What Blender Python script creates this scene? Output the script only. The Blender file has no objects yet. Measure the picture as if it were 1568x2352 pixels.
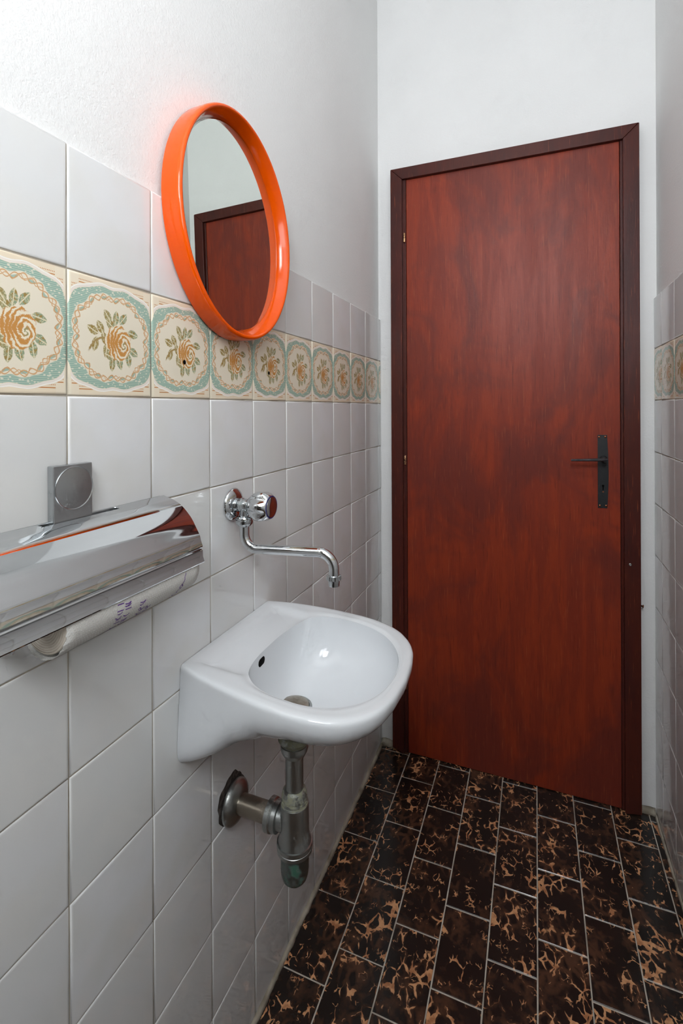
import bpy, bmesh, math, random
import numpy as np
from mathutils import Vector, Matrix
random.seed(7)
C = bpy.context.scene.collection
S = bpy.context.scene
PI = math.pi

# ------------------------------------------------------------------ camera
cam_d = bpy.data.cameras.new('camera')
cam = bpy.data.objects.new('camera', cam_d); C.objects.link(cam); S.camera = cam
cam_d.sensor_fit = 'HORIZONTAL'; cam_d.sensor_width = 36.0
cam_d.lens = 1115.75/1568*36.0
cam_d.shift_y = -238.16/1568
cam_d.clip_start = 0.02
_r = Vector((0.92876, 0.37065, -0.00422)); _u = Vector((0.00387, 0.00169, 0.99999)); _f = Vector((-0.37066, 0.92877, -0.00014))
cam.matrix_world = Matrix(((_r.x, _u.x, -_f.x, 0.51039), (_r.y, _u.y, -_f.y, -1.65594), (_r.z, _u.z, -_f.z, 1.18734), (0, 0, 0, 1)))

# ------------------------------------------------------------------ world, lights, exposure
W = bpy.data.worlds.new('daylight'); S.world = W; W.use_nodes = True
W.node_tree.nodes['Background'].inputs[0].default_value = (0.80, 0.88, 1.0, 1)
W.node_tree.nodes['Background'].inputs[1].default_value = 1.0
S.view_settings.view_transform = 'Standard'; S.view_settings.look = 'None'
S.view_settings.gamma = 1.0; S.view_settings.use_curve_mapping = False
S.view_settings.exposure = 0.20


def area(name, loc, rot, sx, sy, power, col):
    l = bpy.data.lights.new(name, 'AREA'); l.shape = 'RECTANGLE'; l.size = sx; l.size_y = sy
    l.energy = power; l.color = col
    o = bpy.data.objects.new(name, l); C.objects.link(o); o.location = loc; o.rotation_euler = rot
    return o


RW = 0.8323          # room width
YB = -2.35           # wall behind the camera
ZC = 2.80            # ceiling
# daylight lamp set in the invented high window behind the camera
area('invented_window_light', (0.50, YB-0.10, 2.20), (PI/2, 0, 0), 0.46, 0.70, 30.0, (0.92, 0.96, 1.0))
# added spot thrown at the ceiling, bounce fill for the room
sp = bpy.data.lights.new('ceiling_bounce_fill', 'SPOT'); sp.energy = 22.0; sp.spot_size = math.radians(100); sp.spot_blend = 0.6
sp.shadow_soft_size = 0.06; sp.color = (0.97, 0.98, 1.0)
spo = bpy.data.objects.new('ceiling_bounce_fill', sp); C.objects.link(spo)
spo.location = (0.52, -1.75, 1.75); spo.rotation_euler = (PI, 0, 0)
# added fill lamp beside the camera, brightens the near left wall
area('camera_side_fill', (0.60, -1.95, 1.62), (math.radians(90), 0, math.radians(28)), 0.40, 0.40, 3.0, (0.96, 0.98, 1.0))
S.cycles.max_bounces = 6; S.cycles.diffuse_bounces = 4; S.cycles.glossy_bounces = 4
S.cycles.use_adaptive_sampling = True; S.cycles.adaptive_threshold = 0.07; S.cycles.adaptive_min_samples = 12
S.cycles.use_denoising = True
S.cycles.caustics_reflective = False
S.cycles.sample_clamp_indirect = 6.0


# ------------------------------------------------------------------ node helpers
def s2l(c):
    return tuple((x/255/12.92) if x/255 <= 0.04045 else ((x/255+0.055)/1.055)**2.4 for x in c)


class N:
    def __init__(s, name, col=(200, 200, 200), rough=0.5, metal=0.0, spec=0.5, coat=0.0, coat_rough=0.05):
        s.m = bpy.data.materials.new(name); s.m.use_nodes = True
        s.t = s.m.node_tree; s.b = s.t.nodes['Principled BSDF']
        s.set('Base Color', (*s2l(col), 1)); s.set('Roughness', rough); s.set('Metallic', metal)
        s.set('Specular IOR Level', spec); s.set('Coat Weight', coat); s.set('Coat Roughness', coat_rough)

    def set(s, k, v):
        i = s.b.inputs[k]
        if isinstance(v, bpy.types.NodeSocket): s.t.links.new(v, i)
        else: i.default_value = v

    def n(s, typ, **kw):
        d = s.t.nodes.new(typ)
        for k, v in kw.items(): setattr(d, k, v)
        return d

    def put(s, sock, v):
        if isinstance(v, bpy.types.NodeSocket): s.t.links.new(v, sock)
        elif isinstance(v, tuple) and sock.type == 'RGBA' and len(v) == 3: sock.default_value = (*s2l(v), 1)
        else: sock.default_value = v

    def m_(s, op, a, b=0.0, c=0.0):
        d = s.n('ShaderNodeMath', operation=op)
        s.put(d.inputs[0], a); s.put(d.inputs[1], b)
        if op in ('MULTIPLY_ADD', 'SMOOTH_MIN', 'SMOOTH_MAX', 'COMPARE'): s.put(d.inputs[2], c)
        return d.outputs[0]

    def v_(s, op, a, b=(0, 0, 0), sc=None):
        d = s.n('ShaderNodeVectorMath', operation=op)
        s.put(d.inputs[0], a)
        if op not in ('LENGTH', 'SCALE', 'NORMALIZE'): s.put(d.inputs[1], b)
        if sc is not None: s.put(d.inputs['Scale'], sc)
        return d.outputs['Value'] if op in ('LENGTH', 'DOT_PRODUCT', 'DISTANCE') else d.outputs[0]

    def coord(s, kind='Object'):
        return s.n('ShaderNodeTexCoord').outputs[kind]

    def map(s, v, scale=(1, 1, 1), loc=(0, 0, 0), rot=(0, 0, 0)):
        d = s.n('ShaderNodeMapping'); s.put(d.inputs[0], v)
        d.inputs[1].default_value = loc; d.inputs[2].default_value = rot; d.inputs[3].default_value = scale
        return d.outputs[0]

    def noise(s, v, scale=5, detail=2, rough=0.5, dist=0.0, out=0):
        d = s.n('ShaderNodeTexNoise'); s.put(d.inputs['Vector'], v)
        d.inputs['Scale'].default_value = scale; d.inputs['Detail'].default_value = detail
        d.inputs['Roughness'].default_value = rough; d.inputs['Distortion'].default_value = dist
        return d.outputs[out]

    def vor(s, v, scale=5, feature='F1', rand=1.0, out='Distance'):
        d = s.n('ShaderNodeTexVoronoi', feature=feature); s.put(d.inputs['Vector'], v)
        d.inputs['Scale'].default_value = scale; d.inputs['Randomness'].default_value = rand
        return d.outputs[out]

    def step(s, v, a, b):
        """0 at a, 1 at b, smooth"""
        d = s.n('ShaderNodeMapRange', interpolation_type='SMOOTHSTEP'); s.put(d.inputs[0], v)
        d.inputs[1].default_value = a; d.inputs[2].default_value = b
        return d.outputs[0]

    def mix(s, f, a, b):
        d = s.n('ShaderNodeMix', data_type='RGBA'); s.put(d.inputs[0], f); s.put(d.inputs[6], a); s.put(d.inputs[7], b)
        return d.outputs[2]

    def xyz(s, v):
        d = s.n('ShaderNodeSeparateXYZ'); s.put(d.inputs[0], v); return d.outputs

    def cmb(s, x, y, z=0.0):
        d = s.n('ShaderNodeCombineXYZ'); s.put(d.inputs[0], x); s.put(d.inputs[1], y); s.put(d.inputs[2], z); return d.outputs[0]

    def bump(s, h, dist=0.001, strength=1.0):
        d = s.n('ShaderNodeBump'); s.put(d.inputs['Height'], h); d.inputs['Distance'].default_value = dist
        d.inputs['Strength'].default_value = strength
        s.t.links.new(d.outputs[0], s.b.inputs['Normal'])
        return d.outputs[0]

    def rnd(s): return s.n('ShaderNodeObjectInfo').outputs['Random']


# ------------------------------------------------------------------ materials
def mat_plaster():
    k = N('white_plaster', (236, 236, 234), 0.9, spec=0.2)
    p = k.coord()
    h = k.m_('ADD', k.noise(p, 160, 4, 0.6), k.m_('MULTIPLY', k.noise(p, 420, 2), 0.5))
    k.bump(h, 0.0012, 0.55)
    k.set('Base Color', k.mix(k.step(k.noise(p, 1.7, 3), 0.3, 0.7), (227, 227, 226), (233, 233, 232)))
    return k.m


def mat_tile():
    k = N('white_glazed_tile', (222, 222, 220), 0.09, spec=0.5)
    r = k.rnd(); p = k.coord()
    a = k.mix(r, (218, 219, 218), (227, 228, 230))
    k.set('Base Color', k.mix(k.step(k.noise(p, 12, 2), 0.35, 0.7), a, (222, 222, 220)))
    k.bump(k.noise(k.v_('ADD', p, k.cmb(k.m_('MULTIPLY', r, 50.0), 0.0)), 22, 2), 0.0006, 0.18)
    return k.m


def mat_grout(name='joint_grout', c1=(182, 174, 160), c2=(146, 134, 118)):
    k = N(name, c1, 0.9, spec=0.2); p = k.coord()
    k.set('Base Color', k.mix(k.step(k.noise(p, 14, 4), 0.42, 0.68), c1, c2))
    k.bump(k.noise(p, 300, 3), 0.001, 0.6)
    return k.m


def mat_border():
    """cream tile printed with a rose medallion on a sea green ground (flat print)"""
    k = N('rose_printed_tile', (232, 222, 200), 0.12, spec=0.5)
    uv = k.coord('UV')
    wob = k.v_('SCALE', k.v_('SUBTRACT', k.noise(uv, 9, 2, out=1), (0.5, 0.5, 0.5)), sc=0.012)
    fin = k.v_('SCALE', k.v_('SUBTRACT', k.noise(uv, 60, 2, out=1), (0.5, 0.5, 0.5)), sc=0.012)
    q = k.v_('ADD', k.v_('ADD', uv, wob), fin)
    x, y, _ = k.xyz(k.v_('SUBTRACT', k.v_('ADD', uv, wob), (0.5, 0.5, 0)))
    th = k.m_('ARCTAN2', k.m_('DIVIDE', y, 0.36), k.m_('DIVIDE', x, 0.43))
    ax = k.m_('ABSOLUTE', x); ay = k.m_('ABSOLUTE', y)

    def sup(a, b, pw):
        return k.m_('ADD', k.m_('POWER', k.m_('DIVIDE', ax, a), pw), k.m_('POWER', k.m_('DIVIDE', ay, b), pw))
    cr = (234, 224, 203)
    # ground: sea green with fine hatch and pale dots
    ux, uy, _ = k.xyz(uv)
    hat = k.m_('SINE', k.m_('MULTIPLY', uy, 420.0))
    dots = k.vor(k.map(uv, (0.6, 1.25, 1)), 42)
    g = k.mix(k.step(hat, -0.3, 0.5), (146, 178, 163), (180, 198, 182))
    g = k.mix(k.step(dots, 0.34, 0.24), g, (220, 219, 200))
    # outer cream field
    f = k.m_('ADD', sup(0.535, 0.43, 3.0), k.m_('MULTIPLY', k.m_('COSINE', k.m_('MULTIPLY', th, 12.0)), 0.055))
    sx, sy, _ = k.xyz(k.v_('SUBTRACT', uv, (0.5, 0.5, 0)))
    str_ = k.step(k.m_('SINE', k.m_('MULTIPLY', uy, 280.0)), 0.25, 0.6)
    dsh = k.m_('MAXIMUM', k.step(k.m_('SINE', k.m_('MULTIPLY', ux, 400.0)), -0.2, 0.3), k.step(k.m_('SINE', k.m_('MULTIPLY', uy, 150.0)), -0.2, 0.2))
    str_ = k.m_('MULTIPLY', str_, dsh)
    zone = k.m_('MULTIPLY', k.step(f, 1.24, 1.28), k.m_('MULTIPLY', k.step(k.m_('ABSOLUTE', sy), 0.465, 0.455), k.step(k.m_('ABSOLUTE', sx), 0.47, 0.46)))
    cs = k.m_('MULTIPLY', k.step(k.m_('ABSOLUTE', sx), 0.388, 0.392), k.step(k.m_('ABSOLUTE', sy), 0.412, 0.416))
    zone = k.m_('MULTIPLY', zone, k.m_('SUBTRACT', 1.0, cs))
    of = k.mix(k.m_('MULTIPLY', zone, str_), (236, 221, 196), (196, 132, 78))
    of = k.mix(k.m_('MULTIPLY', cs, 0.8), of, (238, 226, 204))
    of = k.mix(k.m_('MULTIPLY', k.step(f, 1.03, 1.06), k.step(f, 1.16, 1.12)), of, (236, 228, 220))
    of = k.mix(k.m_('MULTIPLY', k.step(f, 1.15, 1.17), k.step(f, 1.24, 1.22)), of, (246, 243, 238))
    of = k.mix(k.step(k.m_('ABSOLUTE', sx), 0.468, 0.474), of, (240, 230, 208))
    col = k.mix(k.step(f, 1.0, 1.03), g, of)
    # medallion with scroll outline
    R = k.m_('POWER', sup(0.430, 0.352, 2.3), 1/2.3)
    w1 = k.m_('ADD', k.m_('MULTIPLY', k.m_('COSINE', k.m_('MULTIPLY', th, 8.0)), 0.028), k.m_('MULTIPLY', k.m_('COSINE', k.m_('MULTIPLY', th, 16.0)), 0.02))
    R1 = k.m_('ADD', R, w1)
    col = k.mix(k.step(R1, 1.10, 1.07), col, (233, 224, 204))
    s1 = k.m_('MULTIPLY', k.m_('SINE', k.m_('MULTIPLY', th, 18.0)), 0.060)
    s2 = k.m_('MULTIPLY', k.m_('SINE', k.m_('MULTIPLY', th, 26.0)), 0.050)

    def line(v, w): return k.step(k.m_('ABSOLUTE', k.m_('SUBTRACT', v, 1.0)), w*1.5, w*0.7)
    lnA = line(k.m_('ADD', R1, s1), 0.014)
    lnB = line(k.m_('SUBTRACT', R1, s1), 0.012)
    lnC = line(k.m_('ADD', k.m_('ADD', R1, 0.02), s2), 0.009)
    blo = k.m_('MULTIPLY', line(k.m_('ADD', R1, 0.02), 0.028), k.step(s1, 0.01, 0.03))
    col = k.mix(k.m_('MULTIPLY', blo, 0.85), col, (150, 180, 165))
    col = k.mix(k.m_('MINIMUM', k.m_('ADD', k.m_('ADD', lnA, lnB), lnC), 0.8), col, (206, 152, 92))
    # leaves
    L = [(.43, .69, 128), (.53, .685, 82), (.62, .69, 48), (.26, .555, 158), (.345, .585, 125), (.285, .44, 252), (.40, .49, 120),
         (.415, .395, 262), (.745, .57, -12), (.75, .405, -25), (.69, .33, -80), (.575, .30, -72), (.465, .345, 165), (.485, .285, -98), (.47, .62, 150)]
    mask = None; vein = None
    for cx, cy, a in L:
        a = math.radians(a); ca, sa = math.cos(a), math.sin(a)
        d = k.v_('SUBTRACT', q, (cx, cy, 0))
        lx = k.v_('DOT_PRODUCT', d, (ca/.072, sa/.072, 0)); ly = k.v_('DOT_PRODUCT', d, (-sa/.040, ca/.040, 0))
        aly = k.m_('ABSOLUTE', ly)
        m = k.m_('ADD', aly, k.m_('MULTIPLY', lx, lx))
        mask = m if mask is None else k.m_('MINIMUM', mask, m)
        vn = k.m_('ADD', aly, k.m_('MULTIPLY', k.m_('GREATER_THAN', m, 1.0), 9.0))
        vein = vn if vein is None else k.m_('MINIMUM', vein, vn)
    lf = k.step(mask, 1.05, 0.85)
    ln = k.noise(uv, 85, 2)
    side = k.step(ux, 0.35, 0.6)
    lc = k.mix(side, (158, 140, 88), (140, 158, 130))
    lc = k.mix(k.step(ln, 0.48, 0.60), lc, (206, 196, 158))
    lc = k.mix(k.step(k.noise(uv, 30, 2), 0.5, 0.62), lc, (158, 132, 74))
    lc = k.mix(k.step(vein, 0.16, 0.08), lc, (222, 212, 180))
    col = k.mix(lf, col, lc)
    # stems
    st = k.m_('MULTIPLY', line(k.m_('ADD', k.v_('DISTANCE', q, (0.40, 0.30, 0)), 0.80), 0.008), k.m_('MULTIPLY', k.step(ux, 0.46, 0.42), k.step(uy, 0.36, 0.40)))
    col = k.mix(st, col, (166, 140, 90))
    # rose
    qn = k.v_('ADD', q, k.v_('SCALE', k.v_('SUBTRACT', k.noise(uv, 14, 2, out=1), (0.5, 0.5, 0.5)), sc=0.07))
    d1 = k.v_('LENGTH', k.v_('MULTIPLY', k.v_('SUBTRACT', qn, (0.565, 0.475, 0)), (1.0, 1.0, 0)))
    rx, ry, _ = k.xyz(k.v_('SUBTRACT', qn, (0.625, 0.455, 0)))
    ra = k.m_('ARCTAN2', ry, rx); rd = k.v_('LENGTH', k.cmb(rx, k.m_('MULTIPLY', ry, 0.8)))
    spi = k.m_('SINE', k.m_('ADD', k.m_('MULTIPLY', rd, 175.0), k.m_('MULTIPLY', ra, 2.0)))
    spi = k.m_('ADD', spi, k.m_('MULTIPLY', k.m_('SUBTRACT', k.noise(uv, 110, 1), 0.5), 2.4))
    spi = k.m_('ADD', spi, k.m_('MULTIPLY', k.step(k.v_('DISTANCE', q, (0.50, 0.47, 0)), 0.13, 0.02), 1.3))
    rc = k.mix(k.step(spi, -0.6, 0.7), (236, 226, 202), (200, 142, 74))
    rc = k.mix(k.m_('MULTIPLY', k.step(rd, 0.05, 0.01), k.step(spi, 0.0, 0.6)), rc, (140, 150, 110))
    col = k.mix(k.step(d1, 0.162, 0.150), col, rc)
    k.set('Base Color', col)
    k.bump(k.m_('ADD', k.noise(uv, 5, 2), k.m_('MULTIPLY', k.step(f, 1.0, 1.03), 0.25)), 0.0006, 0.25)
    return k.m


def mat_floor_tile():
    k = N('black_brown_marbled_tile', (32, 27, 24), 0.16, spec=0.5)
    o = k.n('ShaderNodeObjectInfo'); r = o.outputs['Random']
    p = k.v_('ADD', k.coord(), k.cmb(k.m_('MULTIPLY', r, 37.0), k.m_('MULTIPLY', r, 91.0), k.m_('MULTIPLY', r, 13.0)))
    w = k.v_('ADD', k.map(p, (1.25, 0.85, 1)), k.v_('SCALE', k.v_('SUBTRACT', k.noise(p, 26, 3, out=1), (0.5, 0.5, 0.5)), sc=0.028))
    e1 = k.vor(w, 40, 'DISTANCE_TO_EDGE')
    w2 = k.v_('ADD', w, k.v_('SCALE', k.v_('SUBTRACT', k.noise(p, 90, 2, out=1), (0.5, 0.5, 0.5)), sc=0.010))
    e2 = k.vor(k.v_('ADD', w2, (3.3, 1.7, 0)), 70, 'DISTANCE_TO_EDGE')
    nm = k.noise(p, 24, 3, 0.6)
    mod = k.step(nm, 0.50, 0.80)                # where the light glaze pools
    rich = k.m_('MULTIPLY_ADD', r, 0.08, -0.035)
    vein = k.m_('MULTIPLY', k.step(k.m_('SUBTRACT', k.m_('SUBTRACT', e1, k.m_('MULTIPLY', mod, 0.17)), rich), 0.012, 0.0), k.step(nm, 0.49, 0.56))
    v2 = k.m_('MULTIPLY', k.step(e2, 0.06, 0.015), k.step(k.noise(p, 40, 2), 0.60, 0.66))
    brown = k.m_('MULTIPLY', k.step(e1, 0.30, 0.04), k.step(k.noise(p, 13, 4, 0.65), 0.42, 0.66))
    col = k.mix(k.noise(p, 8, 2), (27, 24, 21), (36, 29, 25))
    col = k.mix(k.m_('MULTIPLY', brown, 0.85), col, (92, 62, 45))
    tan = k.mix(k.step(k.noise(p, 60, 3), 0.35, 0.6), (176, 118, 80), (222, 166, 120))
    col = k.mix(k.m_('MAXIMUM', vein, v2), col, tan)
    k.set('Base Color', col)
    k.set('Roughness', k.m_('MULTIPLY_ADD', k.noise(p, 20, 3), 0.25, 0.10))
    k.bump(k.noise(p, 60, 2), 0.0008, 0.2)
    return k.m


def mat_wood(name, c1, c2, c3, rough=0.3):
    k = N(name, c1, rough, spec=0.25); p = k.coord()
    st = k.map(p, (9.0, 9.0, 1.1))
    n1 = k.noise(st, 3.0, 5, 0.6, 0.9)
    n2 = k.noise(k.map(p, (120, 120, 5)), 3.0, 3)
    n3 = k.noise(k.map(p, (2.2, 2.2, 1.4)), 2.0, 4, 0.6, 0.8)
    col = k.mix(k.step(n1, 0.36, 0.62), c1, c2)
    col = k.mix(k.m_('MULTIPLY', k.step(n3, 0.42, 0.64), 0.75), col, c3)
    col = k.mix(k.m_('MULTIPLY', k.step(n2, 0.62, 0.74), 0.35), col, (170, 90, 52))
    col = k.mix(k.m_('MULTIPLY', k.step(n2, 0.40, 0.30), 0.30), col, (48, 18, 16))
    k.set('Base Color', col)
    k.set('Roughness', k.m_('MULTIPLY_ADD', n1, 0.2, rough-0.06))
    k.bump(k.m_('ADD', n2, k.noise(p, 90, 3)), 0.0006, 0.25)
    return k.m


def mat_metal(name, col, rough, dirt=None, dscale=18, lo=0.55, hi=0.7):
    k = N(name, col, rough, metal=1.0); p = k.coord()
    n = k.noise(p, 40, 3)
    k.set('Roughness', k.m_('MULTIPLY_ADD', n, rough*0.8+0.01, rough*0.5))
    if dirt:
        f = k.step(k.noise(p, dscale, 5, 0.7), lo, hi)
        k.set('Base Color', k.mix(f, col, dirt))
        k.set('Metallic', k.m_('MULTIPLY_ADD', f, -0.8, 1.0))
        k.set('Roughness', k.m_('MULTIPLY_ADD', f, 0.5, rough))
    return k.m


def mat_simple(name, col, rough=0.5, spec=0.5, c2=None, scale=20, bump=0.0):
    k = N(name, col, rough, spec=spec); p = k.coord()
    if c2: k.set('Base Color', k.mix(k.step(k.noise(p, scale, 3), 0.4, 0.65), col, c2))
    if bump: k.bump(k.noise(p, scale*6, 3), bump, 0.5)
    return k.m


def mat_paper():
    """soft paper with rings of embossed dots; object axes: y along the roll"""
    k = N('embossed_kitchen_paper', (228, 226, 221), 0.95, spec=0.1)
    uv = k.coord('UV')                       # metres: x along, y around
    ux, uy, _ = k.xyz(uv)
    cell = 0.046
    row = k.m_('FLOOR', k.m_('DIVIDE', uy, cell*0.72))
    gx = k.m_('ADD', k.m_('DIVIDE', ux, cell), k.m_('MULTIPLY', row, 0.5))
    fx = k.m_('MULTIPLY', k.m_('SUBTRACT', k.m_('FRACT', gx), 0.5), cell)
    fy = k.m_('MULTIPLY', k.m_('SUBTRACT', k.m_('FRACT', k.m_('DIVIDE', uy, cell*0.72)), 0.5), cell*0.72)
    r = k.v_('LENGTH', k.cmb(fx, fy)); a = k.m_('ARCTAN2', fy, fx)
    ring = k.m_('COSINE', k.m_('MULTIPLY', r, 2*PI/0.0032))
    idx = k.m_('ROUND', k.m_('DIVIDE', r, 0.0032))
    dot = k.m_('COSINE', k.m_('MULTIPLY', a, k.m_('MULTIPLY', idx, 6.0)))
    e = k.step(k.m_('ADD', ring, dot), 1.0, 1.5)
    k.set('Base Color', k.mix(e, (214, 212, 207), (240, 240, 237)))  # relief shading put into the colour: dots paler than the ground
    k.bump(k.m_('ADD', e, k.m_('MULTIPLY', k.noise(uv, 900, 2), 0.3)), 0.0008, 0.8)
    return k.m


def mat_paper_end():
    k = N('layered_paper_end', (222, 210, 194), 0.95, spec=0.1); p = k.coord()
    x, y, z = k.xyz(p)
    rr = k.v_('LENGTH', k.cmb(x, z))
    w = k.m_('ADD', k.m_('SINE', k.m_('MULTIPLY', rr, 2400.0)), k.m_('MULTIPLY', k.noise(p, 260, 3), 2.0))
    k.set('Base Color', k.mix(k.step(w, 0.2, 2.0), (216, 204, 188), (232, 223, 210)))
    k.bump(w, 0.0005, 0.5)
    return k.m


M = dict(
    plaster=mat_plaster(), tile=mat_tile(), grout=mat_grout(), border=mat_border(),
    fgrout=mat_grout('floor_grout', (206, 198, 184), (170, 160, 146)), cement=mat_grout('cement_bead', (184, 176, 160), (140, 130, 114)),
    ftile=mat_floor_tile(), greywall=mat_simple('bounce_cutting_grey', (120, 116, 110), 0.8, 0.2),  # greywall: grey chosen to cut light bounced off the unseen wall
    door=mat_wood('stained_door_veneer', (142, 54, 30), (128, 48, 30), (102, 44, 36), 0.38),
    frame=mat_wood('dark_stained_frame_wood', (76, 32, 26), (64, 30, 26), (80, 34, 24), 0.34),
    chrome=mat_metal('polished_chrome', (214, 217, 219), 0.035),
    chrome_worn=mat_metal('spotted_chrome', (196, 200, 202), 0.07, (118, 132, 128), 60, 0.56, 0.72),
    chrome_lip=mat_metal('rust_spotted_chrome', (190, 192, 192), 0.10, (112, 100, 88), 120, 0.60, 0.72),
    brushed=mat_metal('dull_satin_chrome', (186, 190, 192), 0.30, (120, 126, 128), 50, 0.6, 0.75),
    nickel=mat_metal('tarnished_nickel', (172, 175, 173), 0.34, (112, 114, 104), 30, 0.58, 0.75),
    nickel_warm=mat_metal('brown_tarnished_nickel', (160, 150, 136), 0.34, (92, 84, 72), 14, 0.5, 0.7),
    lime=mat_metal('limescaled_metal', (166, 169, 164), 0.38, (150, 150, 128), 60, 0.42, 0.56),
    cup=mat_metal('green_tarnished_metal', (128, 136, 133), 0.34, (62, 104, 86), 30, 0.50, 0.62),
    ceramic=mat_simple('white_sanitary_ceramic', (218, 221, 224), 0.07, 0.6),
    dark=mat_simple('dark_hollow', (14, 12, 11), 0.9, 0.1),
    iron=mat_simple('black_painted_iron', (26, 29, 32), 0.38, 0.5, (34, 36, 38), 60, 0.0004),
    iron_worn=mat_simple('worn_dark_iron', (70, 70, 74), 0.35, 0.6, (46, 46, 50), 60),
    screw=mat_metal('old_copper_screw', (150, 98, 72), 0.35, (80, 46, 34), 200),
    brass=mat_metal('worn_brass_hinge', (200, 160, 120), 0.22, (90, 40, 26), 160, 0.5, 0.6),
    orange=mat_simple('glossy_orange_plastic', (232, 84, 0), 0.14, 0.4),
    blue=mat_simple('dark_blue_plastic', (36, 44, 110), 0.3, 0.5),
    violet=mat_simple('violet_ink', (104, 62, 150), 0.8, 0.1),
    paper=mat_paper(), paper_end=mat_paper_end(),
    paintline=mat_simple('white_window_paint', (232, 232, 230), 0.4),
    debris=mat_simple('broken_tile_rubble', (74, 68, 64), 0.95, 0.1, (104, 96, 90), 120, 0.002),
)
_mg = N('mirror_silvering', (224, 230, 224), 0.0, metal=1.0); M['mirror'] = _mg.m
_gl = N('window_glass', (240, 244, 246), 0.0)
_t = _gl.n('ShaderNodeBsdfTransparent'); _g = _gl.n('ShaderNodeBsdfGlossy'); _g.inputs['Roughness'].default_value = 0.02; _x = _gl.n('ShaderNodeMixShader')
_x.inputs[0].default_value = 0.07; _gl.t.links.new(_t.outputs[0], _x.inputs[1]); _gl.t.links.new(_g.outputs[0], _x.inputs[2])
_gl.t.links.new(_x.outputs[0], _gl.t.nodes['Material Output'].inputs['Surface']); M['glass'] = _gl.m


# ------------------------------------------------------------------ mesh helpers
def link(name, me, mats, parent=None, smooth=False, loc=None, auto=None):
    if not isinstance(mats, (list, tuple)): mats = [mats]
    for m in mats: me.materials.append(m)
    if smooth:
        for p in me.polygons: p.use_smooth = True
    if auto is not None: me.set_sharp_from_angle(angle=math.radians(auto))
    o = bpy.data.objects.new(name, me); C.objects.link(o)
    if parent: o.parent = parent
    if loc is not None: o.location = loc
    return o


def pyd(name, V, F):
    me = bpy.data.meshes.new(name); me.from_pydata([tuple(v) for v in V], [], F); me.update()
    return me


def empty(name, loc=(0, 0, 0), parent=None):
    o = bpy.data.objects.new(name, None); C.objects.link(o); o.location = loc; o.empty_display_size = 0.05
    if parent: o.parent = parent
    return o


def tag(o, label=None, cat=None, group=None, kind=None):
    if label: o['label'] = label
    if cat: o['category'] = cat
    if group: o['group'] = group
    if kind: o['kind'] = kind
    return o


def box_me(name, x0, x1, y0, y1, z0, z1, bev=0.0, seg=2):
    bm = bmesh.new(); bmesh.ops.create_cube(bm, size=1.0)
    for v in bm.verts:
        v.co = Vector(((x0+x1)/2+v.co.x*(x1-x0), (y0+y1)/2+v.co.y*(y1-y0), (z0+z1)/2+v.co.z*(z1-z0)))
    if bev: bmesh.ops.bevel(bm, geom=bm.edges[:], offset=bev, segments=seg, affect='EDGES', profile=0.5)
    me = bpy.data.meshes.new(name); bm.to_mesh(me); bm.free(); return me


def basis(axis):
    a = Vector(axis).normalized(); t = Vector((0, 0, 1)) if abs(a.z) < 0.9 else Vector((0, 1, 0))
    u = t.cross(a).normalized(); v = a.cross(u); return a, u, v


def lathe_me(name, prof, axis=(0, 0, 1), org=(0, 0, 0), n=48, rad=None, caps=True):
    """prof: (distance along axis, radius); rad(i, theta) optional factor"""
    a, u, v = basis(axis); org = Vector(org); V = []; F = []
    for i, (h, r) in enumerate(prof):
        for j in range(n):
            t = 2*PI*j/n; k = r*(rad(i, t) if rad else 1.0)
            V.append(org+a*h+u*(k*math.cos(t))+v*(k*math.sin(t)))
    for i in range(len(prof)-1):
        for j in range(n):
            j2 = (j+1) % n; F.append((i*n+j, i*n+j2, (i+1)*n+j2, (i+1)*n+j))
    if caps:
        F.append(tuple(range(n-1, -1, -1))); F.append(tuple((len(prof)-1)*n+j for j in range(n)))
    me = pyd(name, V, F); bm = bmesh.new(); bm.from_mesh(me); bmesh.ops.recalc_face_normals(bm, faces=bm.faces); bm.to_mesh(me); bm.free()
    return me


def tube_me(name, pts, rad, n=16, closed=False):
    pts = [Vector(p) for p in pts]; V = []; F = []; m = len(pts)
    if not isinstance(rad, (list, tuple)): rad = [rad]*m
    T = []
    for i in range(m):
        T.append((pts[min(i+1, m-1)]-pts[max(i-1, 0)]).normalized())
    a, u, v = basis(T[0]); pu = u
    for i in range(m):
        pu = (pu-T[i]*pu.dot(T[i])).normalized(); pv = T[i].cross(pu)
        for j in range(n):
            t = 2*PI*j/n; V.append(pts[i]+pu*(rad[i]*math.cos(t))+pv*(rad[i]*math.sin(t)))
    for i in range(m-1):
        for j in range(n):
            j2 = (j+1) % n; F.append((i*n+j, i*n+j2, (i+1)*n+j2, (i+1)*n+j))
    F.append(tuple(range(n-1, -1, -1))); F.append(tuple((m-1)*n+j for j in range(n)))
    return pyd(name, V, F)


def path(pts, rads, seg=10):
    """polyline with rounded corners"""
    P = [Vector(p) for p in pts]; out = [P[0]]
    for i in range(1, len(P)-1):
        r = rads[i-1]; a = (P[i-1]-P[i]).normalized(); b = (P[i+1]-P[i]).normalized()
        ang = a.angle(b); d = r/math.tan(ang/2); A = P[i]+a*d; B = P[i]+b*d
        bis = (a+b).normalized(); c = P[i]+bis*(r/math.sin(ang/2))
        va = A-c; vb = B-c; tot = va.angle(vb); ax = va.cross(vb).normalized()
        for s in range(seg+1): out.append(c+Matrix.Rotation(tot*s/seg, 3, ax) @ va)
    out.append(P[-1]); return out


def grid_faces(nr, nc, wrap=True):
    F = []
    for i in range(nr-1):
        for j in range(nc if wrap else nc-1):
            j2 = (j+1) % nc; F.append((i*nc+j, i*nc+j2, (i+1)*nc+j2, (i+1)*nc+j))
    return F


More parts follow.
